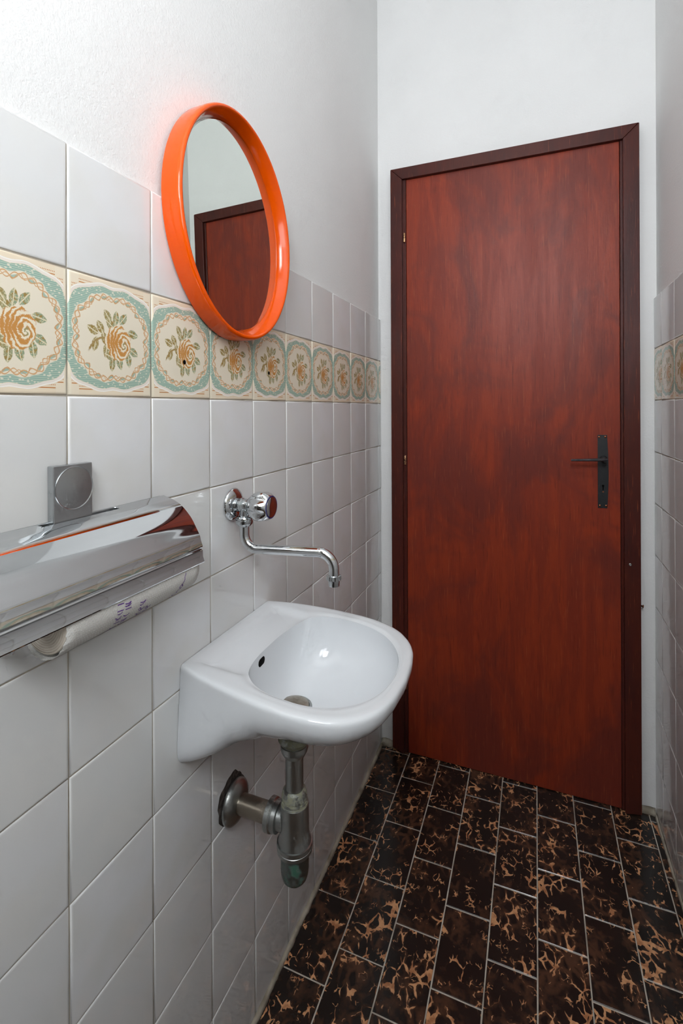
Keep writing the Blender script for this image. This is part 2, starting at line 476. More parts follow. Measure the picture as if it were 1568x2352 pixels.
def fixn(me):
    bm = bmesh.new(); bm.from_mesh(me); bmesh.ops.recalc_face_normals(bm, faces=bm.faces); bm.to_mesh(me); bm.free(); return me


# ================================================================== THE ROOM
TW, TH, JN = 0.1347, 0.1500, 0.0019        # tile pitch and joint
ZB = 1.2036                                # under edge of the printed border
GR = 0.0016                                # grout lies this far behind the tile faces


def wall_slab(name, x0, x1, y0, y1, z0, z1, mat, label):
    o = link(name, box_me(name, x0, x1, y0, y1, z0, z1), mat)
    tag(o, label, 'wall', kind='structure'); return o


wl = wall_slab('wall_left', -0.20, -0.007, YB, 0.0, -0.15, ZC, M['plaster'], 'long white wall with tiled lower half carrying mirror, tap and basin')
wr = wall_slab('wall_right', RW+0.007, RW+0.20, YB, 0.0, -0.15, ZC, M['plaster'], 'white tiled wall facing the washbasin, beside the door handle')
# door wall: slab with the doorway cut out, built as one mesh of three blocks welded
dx0, dx1, dz = 0.0800, 0.7585, 1.984


def door_wall():
    bm = bmesh.new()
    xs = [-0.20, dx0, dx1, RW+0.20]; zs = [-0.15, dz, ZC]; y0, y1 = 0.0, 0.14
    vv = {}
    for yi, y in enumerate((y0, y1)):
        for i, x in enumerate(xs):
            for j, z in enumerate(zs): vv[(yi, i, j)] = bm.verts.new((x, y, z))
    cells = [(0, 0), (2, 0), (0, 1), (1, 1), (2, 1)]
    for (i, j) in cells:
        for yi in (0, 1): bm.faces.new([vv[(yi, i, j)], vv[(yi, i+1, j)], vv[(yi, i+1, j+1)], vv[(yi, i, j+1)]])
    for (a, b) in [((1, 0), (1, 1)), ((1, 1), (2, 1)), ((2, 0), (2, 1)), ((0, 0), (0, 1)), ((0, 1), (0, 2)), ((0, 2), (1, 2)), ((1, 2), (2, 2)), ((2, 2), (3, 2)), ((3, 1), (3, 2)), ((3, 0), (3, 1)), ((0, 0), (1, 0)), ((2, 0), (3, 0))]:
        bm.faces.new([vv[(0, *a)], vv[(0, *b)], vv[(1, *b)], vv[(1, *a)]])
    bmesh.ops.recalc_face_normals(bm, faces=bm.faces)
    me = bpy.data.meshes.new('wall_back'); bm.to_mesh(me); bm.free(); return me


wb = link('wall_back', door_wall(), M['plaster']); tag(wb, 'plain white plaster wall around the brown door', 'wall', kind='structure')
# passage beyond the closed door is not modelled; a panel closes the doorway behind the leaf
cl = link('ceiling', box_me('ceiling', -0.2, RW+0.2, YB-0.2, 0.14, ZC, ZC+0.1), M['plaster']); tag(cl, 'flat white plaster ceiling above the walls', 'ceiling', kind='structure')

# wall and high window invented behind the camera as a light source
wx0, wx1, wz0, wz1 = 0.27, 0.73, 1.85, 2.55
bm = bmesh.new()


def quadbox(bm, x0, x1, y0, y1, z0, z1):
    r = bmesh.ops.create_cube(bm, size=1.0)
    for v in r['verts']:
        v.co = Vector(((x0+x1)/2+v.co.x*(x1-x0), (y0+y1)/2+v.co.y*(y1-y0), (z0+z1)/2+v.co.z*(z1-z0)))


def ring_wall(x0, x1, z0, z1, hx0, hx1, hz0, hz1, y0, y1):
    bm = bmesh.new(); V = []
    for y in (y0, y1):
        V.append([bm.verts.new(p) for p in ((x0, y, z0), (x1, y, z0), (x1, y, z1), (x0, y, z1))])
        V.append([bm.verts.new(p) for p in ((hx0, y, hz0), (hx1, y, hz0), (hx1, y, hz1), (hx0, y, hz1))])
    for k in range(4):
        j = (k+1) % 4
        bm.faces.new((V[0][k], V[0][j], V[1][j], V[1][k])); bm.faces.new((V[2][k], V[2][j], V[3][j], V[3][k]))
        bm.faces.new((V[1][k], V[1][j], V[3][j], V[3][k])); bm.faces.new((V[0][k], V[0][j], V[2][j], V[2][k]))
    bmesh.ops.recalc_face_normals(bm, faces=bm.faces)
    me = bpy.data.meshes.new('ring'); bm.to_mesh(me); bm.free(); return me


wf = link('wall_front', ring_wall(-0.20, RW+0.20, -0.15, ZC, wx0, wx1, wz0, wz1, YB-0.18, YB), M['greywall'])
tag(wf, 'invented grey wall opposite the door with an invented high window', 'wall', kind='structure')
win = link('invented_window_1', ring_wall(wx0, wx1, wz0, wz1, wx0+.04, wx1-.04, wz0+.04, wz1-.04, YB-0.075, YB-0.03), M['paintline'])
tag(win, 'small white framed window invented as light source, high opposite the door', 'window', kind='structure')
link('pane', box_me('pane', wx0+.038, wx1-.038, YB-.054, YB-.050, wz0+.038, wz1-.038), M['glass'], win)

# ---- floor
fl = link('floor', box_me('floor', -0.007, RW+0.007, YB, 0.14, -0.15, -0.0012), M['fgrout']); tag(fl, 'floor of black and brown marbled oblong tiles', 'floor', kind='structure')
FP, FL_, FJ = 0.1013, 0.1782, 0.0028


def slab_me(name, sx, sy, h, b):
    """tile lying in xy, top at 0, eased top edge"""
    V = []; hx, hy = sx/2, sy/2
    for (i, z) in ((0, -h), (0, -b), (b, 0)):
        V += [(-hx+i, -hy+i, z), (hx-i, -hy+i, z), (hx-i, hy-i, z), (-hx+i, hy-i, z)]
    F = [(8, 9, 10, 11)]
    for k in (0, 4):
        for j in range(4): F.append((k+j, k+(j+1) % 4, k+4+(j+1) % 4, k+4+j))
    return pyd(name, V, F)


def cache_tile(cache, key, maker):
    if key not in cache: cache[key] = maker()
    return cache[key]


fcache = {}
xe = [0.005, 0.1042, 0.2062, 0.3065, 0.4086, 0.5100, 0.6115, 0.7135, 0.8130, RW-0.003]
for c in range(9):
    ofs = -0.2085 if c == 0 else (-0.0355 if c % 2 == 0 else -0.1315)
    ofs = -0.0300 if c == 0 else ofs
    ys = [0.02]
    y = ofs
    if c == 0: ys = [-0.006, -0.0300]; y = -0.0300-FL_
    else: ys = [-0.004] if c != 8 else [-0.004]
    while y > YB:
        ys.append(y); y -= FL_
    ys.append(YB+0.003)
    for i in range(len(ys)-1):
        y1, y0 = ys[i], ys[i+1]
        if y1-y0 < 0.006: continue
        sx = round(xe[c+1]-xe[c]-FJ, 4); sy = round(y1-y0-FJ, 4)
        if sy <= 0.003: continue
        me = fcache.get((sx, sy))
        if me is None:
            me = slab_me('floor_tile', sx, sy, 0.006, 0.0009); me.materials.append(M['ftile']); fcache[(sx, sy)] = me
        o = bpy.data.objects.new('floor_tile', me); C.objects.link(o); o.parent = fl
        o.location = ((xe[c]+xe[c+1])/2, (y0+y1)/2, random.uniform(-0.0002, 0.0003))
        o.rotation_euler = (random.gauss(0, .0012), random.gauss(0, .0012), random.gauss(0, .0015))


# ---- wall tiles (local: face +Z is the glazed side, X along the wall to the viewer's right, Y up)
def wtile_me(name, sx, sy, h=0.006, uvfull=None):
    V = []; hx, hy = sx/2, sy/2
    prof = ((0, -h), (0, -0.0016), (0.0004, -0.0006), (0.0014, -0.0001), (0.0035, 0.0))
    for (i, z) in prof:
        V += [(-hx+i, -hy+i, z), (hx-i, -hy+i, z), (hx-i, hy-i, z), (-hx+i, hy-i, z)]
    n = len(prof); F = [tuple(range((n-1)*4, n*4))]
    for k in range(n-1):
        for j in range(4): F.append((k*4+j, k*4+(j+1) % 4, k*4+4+(j+1) % 4, k*4+4+j))
    me = pyd(name, V, F)
    uv = me.uv_layers.new(name='UVMap'); fw = uvfull or (sx, 0.0)
    for l in me.loops:
        v = me.vertices[l.vertex_index].co
        uv.data[l.index].uv = ((v.x+hx)/fw[0]+fw[1] if uvfull else (v.x+hx)/sx, (v.y+hy)/sy)
    for p in me.polygons: p.use_smooth = True
    me.set_sharp_from_angle(angle=math.radians(50))
    return me


tcache = {}


def put_wall_tiles(wall, side):
    """side -1: left wall (face +x); +1: right wall (face -x)"""
    if side < 0:
        edges = [0.0, -0.0325]; 
        while edges[-1] > -2.20: edges.append(edges[-1]-TW)
        X = 0.0
    else:
        edges = [0.0, -0.0881]
        while edges[-1] > -2.20: edges.append(edges[-1]-TW)
        X = RW
    rows = [(ZB+2*TH-0.0020, ZB+TH, 'wall_tile'), (ZB+TH, ZB, 'border_tile')]
    for r in range(8): rows.append((ZB-r*TH, ZB-(r+1)*TH, 'wall_tile'))
    zoff = 0.0033 if side > 0 else 0.0
    for i in range(len(edges)-1):
        ya, yb = edges[i], edges[i+1]
        for (zt, zb, kind) in rows:
            zb_ = max(zb, 0.0036)
            sx = round(ya-yb-JN, 4); sy = round(zt-zb_-JN, 4)
            key = (kind, sx, sy, side)
            if key not in tcache:
                uvf = None
                if kind == 'border_tile' and sx < TW-JN-0.001:
                    uvf = (TW-JN, 0.0) if side < 0 else (TW-JN, 1.0-sx/(TW-JN)*1.0)
                    if side > 0: uvf = (TW-JN, 0.0)
                me = wtile_me(kind, sx, sy, uvfull=uvf)
                me.materials.append(M['border'] if kind == 'border_tile' else M['tile']); tcache[key] = me
            o = bpy.data.objects.new(kind, tcache[key]); C.objects.link(o); o.parent = wall
            if side < 0:
                m = Matrix(((0, 0, 1), (1, 0, 0), (0, 1, 0)))       # X->+y, Y->+z, Z->+x
            else:
                m = Matrix(((0, 0, -1), (-1, 0, 0), (0, 1, 0)))     # X->-y, Y->+z, Z->-x
            w = Matrix.Rotation(random.gauss(0, .0016), 3, 'X') @ Matrix.Rotation(random.gauss(0, .0016), 3, 'Y') @ Matrix.Rotation(random.gauss(0, .0012), 3, 'Z')
            mm = (m @ w).to_4x4(); mm.translation = Vector((X+random.gauss(0, .00012), (ya+yb)/2, (zt+zb_)/2+zoff))
            o.matrix_world = mm
            if kind == 'border_tile': o['label'] = 'cream tile printed with a rose medallion on sea green'
    g = link('grout_bed', box_me('grout_bed', *((-0.0069, -GR) if side < 0 else (RW+GR, RW+0.0069)), -2.21, -0.0005, 0.0, ZB+2*TH-0.003+zoff), M['grout'], wall)
    return edges


put_wall_tiles(wl, -1)
put_wall_tiles(wr, 1)


# cement bead where wall tiles meet the floor, and where they meet the door wall
def bead_me(name, p0, p1, nrm, up, r, seed, step=0.006):
    rnd = random.Random(seed); p0, p1, nrm, up = map(Vector, (p0, p1, nrm, up)); L = (p1-p0).length; n = max(2, int(L/step)); V = []; F = []
    a = b = 1.0
    for i in range(n+1):
        a = 0.7*a+0.3*rnd.uniform(0.6, 1.5); b = 0.7*b+0.3*rnd.uniform(0.6, 1.5); c = p0+(p1-p0)*(i/n)
        V += [c, c+nrm*(r*a), c+nrm*(r*a*0.45)+up*(r*b*0.45), c+up*(r*b)]
    for i in range(n):
        for j in range(4): F.append((i*4+j, i*4+(j+1) % 4, i*4+4+(j+1) % 4, i*4+4+j))
    F.append((0, 1, 2, 3)); F.append((n*4, n*4+1, n*4+2, n*4+3))
    return fixn(pyd(name, V, F))


t1 = link('trim_1', bead_me('trim_1', (0.0, 0, -0.0005), (0.0, YB+.1, -0.0005), (1, 0, 0), (0, 0, 1), 0.0085, 3), M['cement'], smooth=True)
tag(t1, 'uneven cement bead between the floor and the basin side wall', 'trim', kind='structure')
t2 = link('trim_2', bead_me('trim_2', (RW, 0, -0.0005), (RW, YB+.1, -0.0005), (-1, 0, 0), (0, 0, 1), 0.006, 4), M['cement'], smooth=True)
tag(t2, 'thin cement bead along the floor on the handle side', 'trim', kind='structure')
t3 = link('trim_3', bead_me('trim_3', (0.001, 0.0, -0.0005), (0.096, 0.0, -0.0005), (0, -1, 0), (0, 0, 1), 0.016, 5), M['cement'], smooth=True)
tag(t3, 'rough mortar ledge at the hinge side foot of the door frame', 'trim', kind='structure')
t4 = link('trim_4', bead_me('trim_4', (0.785, 0.0, -0.0005), (RW-.001, 0.0, -0.0005), (0, -1, 0), (0, 0, 1), 0.014, 6), M['cement'], smooth=True)
tag(t4, 'rough mortar patch at the handle side foot of the door frame', 'trim', kind='structure')
t5 = link('trim_5', bead_me('trim_5', (0.0, 0.0, 0.01), (0.0, 0.0, ZB+2*TH-.004), (0.5, 0, 0), (0, -0.8, 0), 0.0022, 8, 0.004), M['plaster'], smooth=True)
tag(t5, 'thin painted filler line where wall tiles end by the door', 'trim', kind='structure')

# drilled holes in two border tiles, the chipped tile behind the waste pipe
for (y, z) in ((-1.0404, 1.2605), (-0.7808, 1.2604)):
    o = link('drill_hole', lathe_me('drill_hole', [(0, 0.0033), (0.0002, 0.0036), (0.0004, 0.0030)], (1, 0, 0), (0.0003, y, z), 16), M['dark'], wl)
    o['label'] = 'small dark drilled hole in a printed tile'

# ================================================================== DOOR
d = empty('door_1', (0.42, -0.02, 0)); tag(d, 'tall red-brown stained wooden door with black handle and dark frame', 'door', kind='structure')


def dlink(name, me, mat, parent=None, **kw):
    o = link(name, me, mat, **kw)
    p = parent or d
    o.parent = p; o.matrix_parent_inverse = Matrix.Translation(d.location).inverted() if p is d else Matrix.Identity(4)
    return o


LX0, LX1, LT = 0.1003, 0.7425, 1.9715
leaf = dlink('door_leaf', box_me('door_leaf', LX0, LX1, -0.0205, 0.018, 0.0025, LT, 0.0012), M['door'])


def mitred(name, pts, depth0, depth1, lean=0.0):
    """prism: polygon in xz, from y=depth0 (front) to depth1"""
    n = len(pts); V = [(x, depth0, z) for x, z in pts]+[(x, depth1, z) for x, z in pts]
    F = [tuple(range(n)), tuple(range(2*n-1, n-1, -1))]+[(i, (i+1) % n, n+(i+1) % n, n+i) for i in range(n)]
    me = fixn(pyd(name, V, F)); bm = bmesh.new(); bm.from_mesh(me)
    bmesh.ops.bevel(bm, geom=bm.edges[:], offset=0.0016, segments=2, affect='EDGES', profile=0.5); bm.to_mesh(me); bm.free(); return me


FX0, FXi, FXj, FX1, FT, FTi = 0.0478, 0.0882, 0.7500, 0.7918, 2.0100, 1.9706
fr = dlink('door_frame', mitred('door_frame', [(FX0, 0.016), (FXi, 0.002), (FXi, FTi), (FX0, FT)], -0.034, 0.0), M['frame'])
fr2 = link('frame_side', mitred('frame_side', [(FXj, 0.0), (FX1, 0.008), (FX1, FT), (FXj, FTi)], -0.034, 0.0), M['frame'], fr)
fr3 = link('frame_head', mitred('frame_head', [(FX0+.0006, FT), (FXi+.0006, FTi+.0005), (FXj-.0006, FTi+.0005), (FX1-.0006, FT)], -0.034, 0.0), M['frame'], fr)
jb = link('jamb_strip', mitred('jamb_strip', [(0.0802, 0.002), (LX0-.0008, 0.002), (LX0-.0008, 1.9755), (0.0802, 1.9755)], -0.0235, 0.10), M['frame'], fr)
jb2 = link('jamb_strip', mitred('jamb_strip', [(LX1+.0010, 0.002), (0.7583, 0.002), (0.7583, 1.9755), (LX1+.0010, 1.9755)], -0.0225, 0.10), M['frame'], fr)
jb3 = link('jamb_strip', mitred('jamb_strip', [(LX0, LT+.0025), (LX1, LT+.0025), (LX1, 1.983), (LX0, 1.983)], -0.016, 0.10), M['frame'], fr)
# hinges: two knuckles and a finial each
for hz in (1.7715, 1.0085, 0.2400):
    hg = dlink('hinge', lathe_me('hinge', [(-.016, .0030), (-.0155, .0042), (-.001, .0042), (-.0006, .0030)], (0, 0, 1), (0.0950, -0.0270, hz), 16), M['brass'], smooth=True, auto=40)
    link('hinge_knuckle', lathe_me('hinge_knuckle', [(.0006, .0030), (.001, .0042), (.0145, .0042), (.016, .0030)], (0, 0, 1), (0.0950, -0.0270, hz), 16), M['brass'], hg, smooth=True, auto=40)
# lock plate
px0, px1, pzb, pzt = 0.6822, 0.7085, 0.8870, 1.1045
pl = bmesh.new()
outline = []
for i in range(25):
    t = i/24; z = pzb+(pzt-pzb)*t; outline.append((px0+0.0005+0.0012*0-0.0, z))
right = []
for i in range(25):
    t = i/24; z = pzb+(pzt-pzb)*t; right.append((px1-0.0008+0.0035*math.sin(PI*t)**1.0, z))
poly = outline+right[::-1]
n = len(poly)
V = [(x, -0.0235, z) for x, z in poly]+[(x, -0.0204, z) for x, z in poly]
F = [tuple(range(n)), tuple(range(2*n-1, n-1, -1))]+[(i, (i+1) % n, n+(i+1) % n, n+i) for i in range(n)]
plate = dlink('lock_plate', fixn(pyd('lock_plate', V, F)), M['iron'])
plate['label'] = 'long black iron handle plate'
for (x, z) in ((0.6868, 1.0985), (0.7030, 1.0990), (0.6880, 0.8935), (0.7045, 0.8940)):
    link('screw', lathe_me('screw', [(0, .0034), (.0008, .0034), (.0017, .0022), (.0020, .0008)], (0, -1, 0), (x, -0.0234, z), 16), M['screw'], plate, smooth=True)
link('keyhole', lathe_me('keyhole', [(0, .0032), (.0004, .0032)], (0, -1, 0), (0.6965, -0.0234, 0.9530), 16), M['dark'], plate)
link('keyhole_slot', box_me('keyhole_slot', 0.6950, 0.6982, -0.0238, -0.0234, 0.9400, 0.9530), M['dark'], plate)
link('worn_spot', lathe_me('worn_spot', [(0, .0028), (.0005, .0022)], (0, -1, 0), (0.6970, -0.0233, 0.9350), 12), M['screw'], plate)
# lever: neck out of the plate, flat bar towards the hinge side
lv = dlink('door_handle', lathe_me('door_handle', [(0, .0105), (.004, .0100), (.010, .0072), (.046, .0062), (.048, .0060)], (0, -1, 0), (0.6975, -0.0232, 1.0335), 24), M['iron'], smooth=True, auto=40)
lv['label'] = 'slim black lever handle'
bar = tube_me('lever_bar', [(0.7035, -0.066, 1.0345), (0.697, -0.0665, 1.0343), (0.66, -0.067, 1.0330), (0.608, -0.066, 1.0305)], [0.0040, 0.0052, 0.0042, 0.0034], 8)
for v in bar.vertices: v.co.y = -0.0665+(v.co.y+0.0665)*1.7
link('lever_bar', bar, M['iron_worn'], lv, smooth=True, auto=50)
# small screw head low on the frame, a nail stub at its outer edge
link('screw', lathe_me('screw', [(0, .0038), (.0008, .0036), (.0010, .0020), (.0004, .0010)], (0, -1, 0), (0.7645, -0.0338, 0.7290), 16), M['nickel'], fr, smooth=True)
link('nail_stub', lathe_me('nail_stub', [(0, .0022), (.006, .0024), (.0065, .0045), (.009, .0040), (.0095, .001)], (1, -0.3, -0.1), (0.7908, -0.022, 0.6095), 12), M['screw'], fr, smooth=True)

# ================================================================== MIRROR (oval, orange frame), leaning back by 1 degree
MY, MZ, MA, MBz = -0.9203, 1.5083, 0.1705, 0.1996
tiltm = Matrix.Rotation(0.018, 4, 'Y')
mr = empty('oval_mirror', (0, 0, 0)); mr.matrix_world = Matrix.Translation((0.0005, MY, MZ)) @ Matrix.Rotation(-0.018, 4, 'Y')
tag(mr, 'oval wall mirror in a glossy orange plastic frame', 'mirror')


def oval_loft(name, prof, n=128):
    V = []
    for (dr, x) in prof:
        for j in range(n):
            t = 2*PI*j/n
            V.append((x, (MA+dr)*math.cos(t), (MBz+dr)*math.sin(t)))
    return V


xb = 0.0005
prof = [(-0.0180, xb), (-0.0005, xb), (0.0, xb+.002), (0.0, xb+.027), (-0.0006, xb+.0305), (-0.0022, xb+.0332), (-0.0045, xb+.0345), (-0.0068, xb+.0338),
        (-0.0085, xb+.0318), (-0.0135, xb+.0215), (-0.0180, xb+.0125), (-0.0180, xb+.0110)]
n = 128; V = oval_loft('frame', prof, n); F = grid_faces(len(prof), n)
F += [((len(prof)-1)*n+j, (len(prof)-1)*n+(j+1) % n, (j+1) % n, j) for j in range(n)]
link('frame', fixn(pyd('frame', V, F)), M['orange'], mr, smooth=True, auto=50)
V = oval_loft('g', [(-0.0181, xb+.0085), (-0.0181, xb+.0112), (-0.0205, xb+.0118)], n)
F = grid_faces(3, n)+[tuple(range(n)), tuple(2*n+j for j in range(n))]
link('mirror_glass', fixn(pyd('mirror_glass', V, F)), M['mirror'], mr)
# the mirror's foot rests on the tiles, its top on the plaster behind them


# ================================================================== PAPER TOWEL HOLDER
HY0, HY1 = -1.3740, -1.0921
hd = empty('paper_towel_holder', (0.0, -1.233, 1.06)); tag(hd, 'chrome paper towel holder with curved cover and square wall plate', 'towel holder')
inv = Matrix.Translation((0.0, -1.233, 1.06)).inverted()


def hl(name, me, mat, parent=None, **kw):
    me.transform(inv); o = link(name, me, mat, parent or hd, **kw); return o


def spline(P, m):
    P = [np.array(p, float) for p in P]; out = []
    for i in range(len(P)-1):
        p0 = P[max(i-1, 0)]; p1 = P[i]; p2 = P[i+1]; p3 = P[min(i+2, len(P)-1)]
        for s in range(m):
            t = s/m; out.append(0.5*((2*p1)+(-p0+p2)*t+(2*p0-5*p1+4*p2-p3)*t*t+(-p0+3*p1-3*p2+p3)*t**3))
    out.append(P[-1]); return out


cov = [np.array((0.0045, 1.0612)), np.array((0.0175, 1.0575))]
arc = spline([(0.0175, 1.0575), (0.0235, 1.0555), (0.0370, 1.0485), (0.0530, 1.0335), (0.0635, 1.0175), (0.0688, 1.0085), (0.0702, 1.0040)], 7)
cov = cov+arc[1:]
cov += [np.array(p) for p in ((0.0709, 1.0015), (0.0738, 0.9940), (0.0736, 0.9928), (0.0718, 0.9916), (0.0713, 0.9900), (0.0722, 0.9886), (0.0738, 0.9878), (0.0743, 0.9790), (0.0768, 0.9726), (0.0762, 0.9712), (0.0752, 0.9712))]


def sheet(name, P, ys, th, skip=None):
    """extrude the profile P (x,z) along y with thickness th; skip(i, k) drops a cell"""
    P = [np.array(p) for p in P]; m = len(P); nn = []
    for i in range(m):
        t = P[min(i+1, m-1)]-P[max(i-1, 0)]; t = t/np.linalg.norm(t); nn.append(np.array((-t[1], t[0])))
    cz = np.array((0.02, 0.99))
    V = []
    for y in ys:
        for i in range(m): V.append((P[i][0], y, P[i][1]))
        for i in range(m):
            q = P[i]+nn[i]*th if np.dot(nn[i], cz-P[i]) > 0 else P[i]-nn[i]*th
            V.append((q[0], y, q[1]))
    W2 = 2*m; F = []
    for k in range(len(ys)-1):
        for i in range(m-1):
            if skip and skip(i, k): continue
            a = k*W2+i; b = (k+1)*W2+i
            F.append((a, a+1, b+1, b)); F.append((a+m, b+m, b+m+1, a+m+1))
            if i == 0 or (skip and skip(i-1, k)): F.append((a, b, b+m, a+m))
            if i == m-2 or (skip and skip(i+1, k)): F.append((a+1, a+1+m, b+1+m, b+1))
            if k == 0 or (skip and skip(i, k-1)): F.append((a, a+m, a+1+m, a+1))
            if k == len(ys)-2 or (skip and skip(i, k+1)): F.append((b, b+1, b+1+m, b+m))
    me = pyd(name, V, F); fixn(me); return me


cpts = [cov[0], cov[0]*0.45+cov[1]*0.55]+cov[1:]
covme = sheet('cover', cpts, [HY0, -1.287, -1.181, HY1], 0.0011, lambda i, k: k == 1 and i < 1)
co = hl('cover', covme, M['chrome'], smooth=True, auto=28); co['label'] = 'curved mirror-polished chrome cover'
# end cheeks of the notch: small turned-down tabs
for yy in (-1.2865, -1.1815):
    hl('notch_tab', box_me('notch_tab', 0.0046, 0.0118, yy-.0005, yy+.0005, 1.0535, 1.0600), M['chrome_worn'], co)
hl('back_plate', box_me('back_plate', 0.0003, 0.0042, HY0+.003, HY1-.004, 0.9500, 1.0608, 0.0008), M['brushed'])
for yy in (-1.345, -1.0955):
    hl('roll_arm', box_me('roll_arm', 0.004, 0.052, yy-.0015, yy+.0015, 0.956, 0.980, 0.0006), M['chrome'])
wp = hl('wall_plate', box_me('wall_plate', 0.0003, 0.0100, -1.2712, -1.2200, 1.0560, 1.1232, 0.0008), M['brushed']); wp['label'] = 'square satin wall plate with a round turned disc'
hl('disc', lathe_me('disc', [(0, .0248), (.0008, .0252), (.0011, .0250), (.0006, .0240), (.0034, .0008)], (1, 0, 0), (0.0099, -1.2446, 1.0958), 64), M['brushed'], wp, smooth=True, auto=25)

# paper roll
PC = (0.0388, 0.9672); PR = 0.0336
ry0, ry1 = -1.3040, -1.1000
rl = empty('paper_towel_roll', (PC[0], (ry0+ry1)/2, PC[1])); tag(rl, 'roll of white dotted paper towel hanging under the chrome cover', 'paper towel')
V = []; F = []; nt = 96; ny = 24
for i in range(ny+1):
    y = (ry1-ry0)*(i/ny-0.5)
    for j in range(nt):
        t = 2*PI*j/nt
        r = PR*(1+0.004*math.sin(3*t+i*0.3))+0.0003*math.sin(i*1.3+t*5)
        V.append((r*math.cos(t), y, r*math.sin(t)))
for i in range(ny):
    for j in range(nt):
        j2 = (j+1) % nt; F.append((i*nt+j, (i+1)*nt+j, (i+1)*nt+j2, i*nt+j2))
rm = pyd('paper_sheet', V, F)
uv = rm.uv_layers.new(name='UVMap')
for p in rm.polygons:
    js = [rm.loops[l].vertex_index % nt for l in p.loop_indices]
    wrap = max(js)-min(js) > 2
    for l in p.loop_indices:
        vi = rm.loops[l].vertex_index; j = vi % nt
        if wrap and j == 0: j = nt
        uv.data[l].uv = (rm.vertices[vi].co.y, j/nt*2*PI*PR)
link('paper_sheet', rm, M['paper'], rl, smooth=True)
for s, yy in ((-1, -(ry1-ry0)/2), (1, (ry1-ry0)/2)):
    pr_ = [(0.0, 0.0095), (0.0004, 0.0105), (0.0012, 0.026), (0.0004, 0.0322), (-0.0010, PR-.0003)]
    link('paper_end', lathe_me('paper_end', pr_, (0, s, 0), (0, yy, 0), 64, caps=False), M['paper_end'], rl, smooth=True)
link('core', lathe_me('core', [(-.1012, .0097), (.1012, .0097)], (0, 1, 0), (0, 0, 0), 32, caps=False), M['paper_end'], rl, smooth=True)
# loose outer sheet standing a little off the roll at its lower side, with a frayed edge
V = []; F = []; ns = 40; rnd = random.Random(5)
fray = [rnd.uniform(-.0012, .0010) for _ in range(ns+1)]
for i in range(ny+1):
    for j in range(ns+1):
        t = math.radians(-170+200*j/ns); g = 0.0006+0.0022*math.sin(PI*j/ns)**1.5*(1-0.6*i/ny)
        y = (ry1-ry0)*(i/ny-0.5)-(0.003 if i == 0 else 0)+(fray[j] if i == 0 else 0)
        V.append(((PR+g)*math.cos(t), y, (PR+g)*math.sin(t)))
for i in range(ny):
    for j in range(ns): a = i*(ns+1)+j; F.append((a, a+ns+1, a+ns+2, a+1))
lm = pyd('loose_sheet', V, F); uv = lm.uv_layers.new(name='UVMap')
for l in lm.loops:
    co_ = lm.vertices[l.vertex_index].co; uv.data[l.index].uv = (co_.y, math.atan2(co_.z, co_.x)*PR)
lo = link('loose_sheet', lm, M['paper'], rl, smooth=True)
sm_ = lo.modifiers.new('t', 'SOLIDIFY'); sm_.thickness = 0.0005; sm_.offset = 1


# violet printed handwriting: thin ribbons lying on the sheet (s along the roll, a angle in degrees)
def stroke(pts, w=0.0011):
    P = spline([(s, a) for s, a in pts], 5); V = []; F = []
    for i, p in enumerate(P):
        q0 = P[max(i-1, 0)]; q1 = P[min(i+1, len(P)-1)]
        t = np.array((q1[0]-q0[0], math.radians(q1[1]-q0[1])*PR)); t = t/(np.linalg.norm(t)+1e-9); nrm = np.array((-t[1], t[0]))
        for sgn in (-1, 1):
            s = p[0]+sgn*nrm[0]*w/2; a = math.radians(p[1])+sgn*nrm[1]*w/2/PR; r = PR+0.0058
            V.append((r, s, a))
    for i in range(len(P)-1): F.append((2*i, 2*i+1, 2*i+3, 2*i+2))
    return V, F


def on_sheet(s, a):
    j = (math.degrees(a)+170)/200; j = min(max(j, 0), 1); i = (s-(-(ry1-ry0)/2))/(ry1-ry0)
    g = 0.0006+0.0022*math.sin(PI*j)**1.5*(1-0.6*i)
    return PR+g+0.0009


AV = []; AF = []; rnd = random.Random(11)


def letters(s0, a0, count, dirs, size):
    for c in range(count):
        s = s0; a = a0-c*size*1.9
        kind = rnd.randint(0, 3)
        w = size
        if kind == 0: pts = [(s, a), (s+.0045, a-w*.3), (s+.0085, a), (s+.004, a-w), (s, a-w*.8)]
        elif kind == 1: pts = [(s, a), (s+.005, a-w*.7), (s+.009, a-w*.1)]
        elif kind == 2: pts = [(s, a-w*.5), (s+.003, a), (s+.006, a-w), (s+.010, a-w*.3)]
        else: pts = [(s+.001, a), (s+.010, a-w*.2)]
        v, f = stroke(pts, 0.0010)
        b = len(AV); AV.extend(v); AF.extend([tuple(x+b for x in q) for q in f])
        if rnd.random() < .6:
            v, f = stroke([(s+.002, a-w*.9), (s+.006, a-w*1.1), (s+.009, a-w*.7)], 0.0009)
            b = len(AV); AV.extend(v); AF.extend([tuple(x+b for x in q) for q in f])


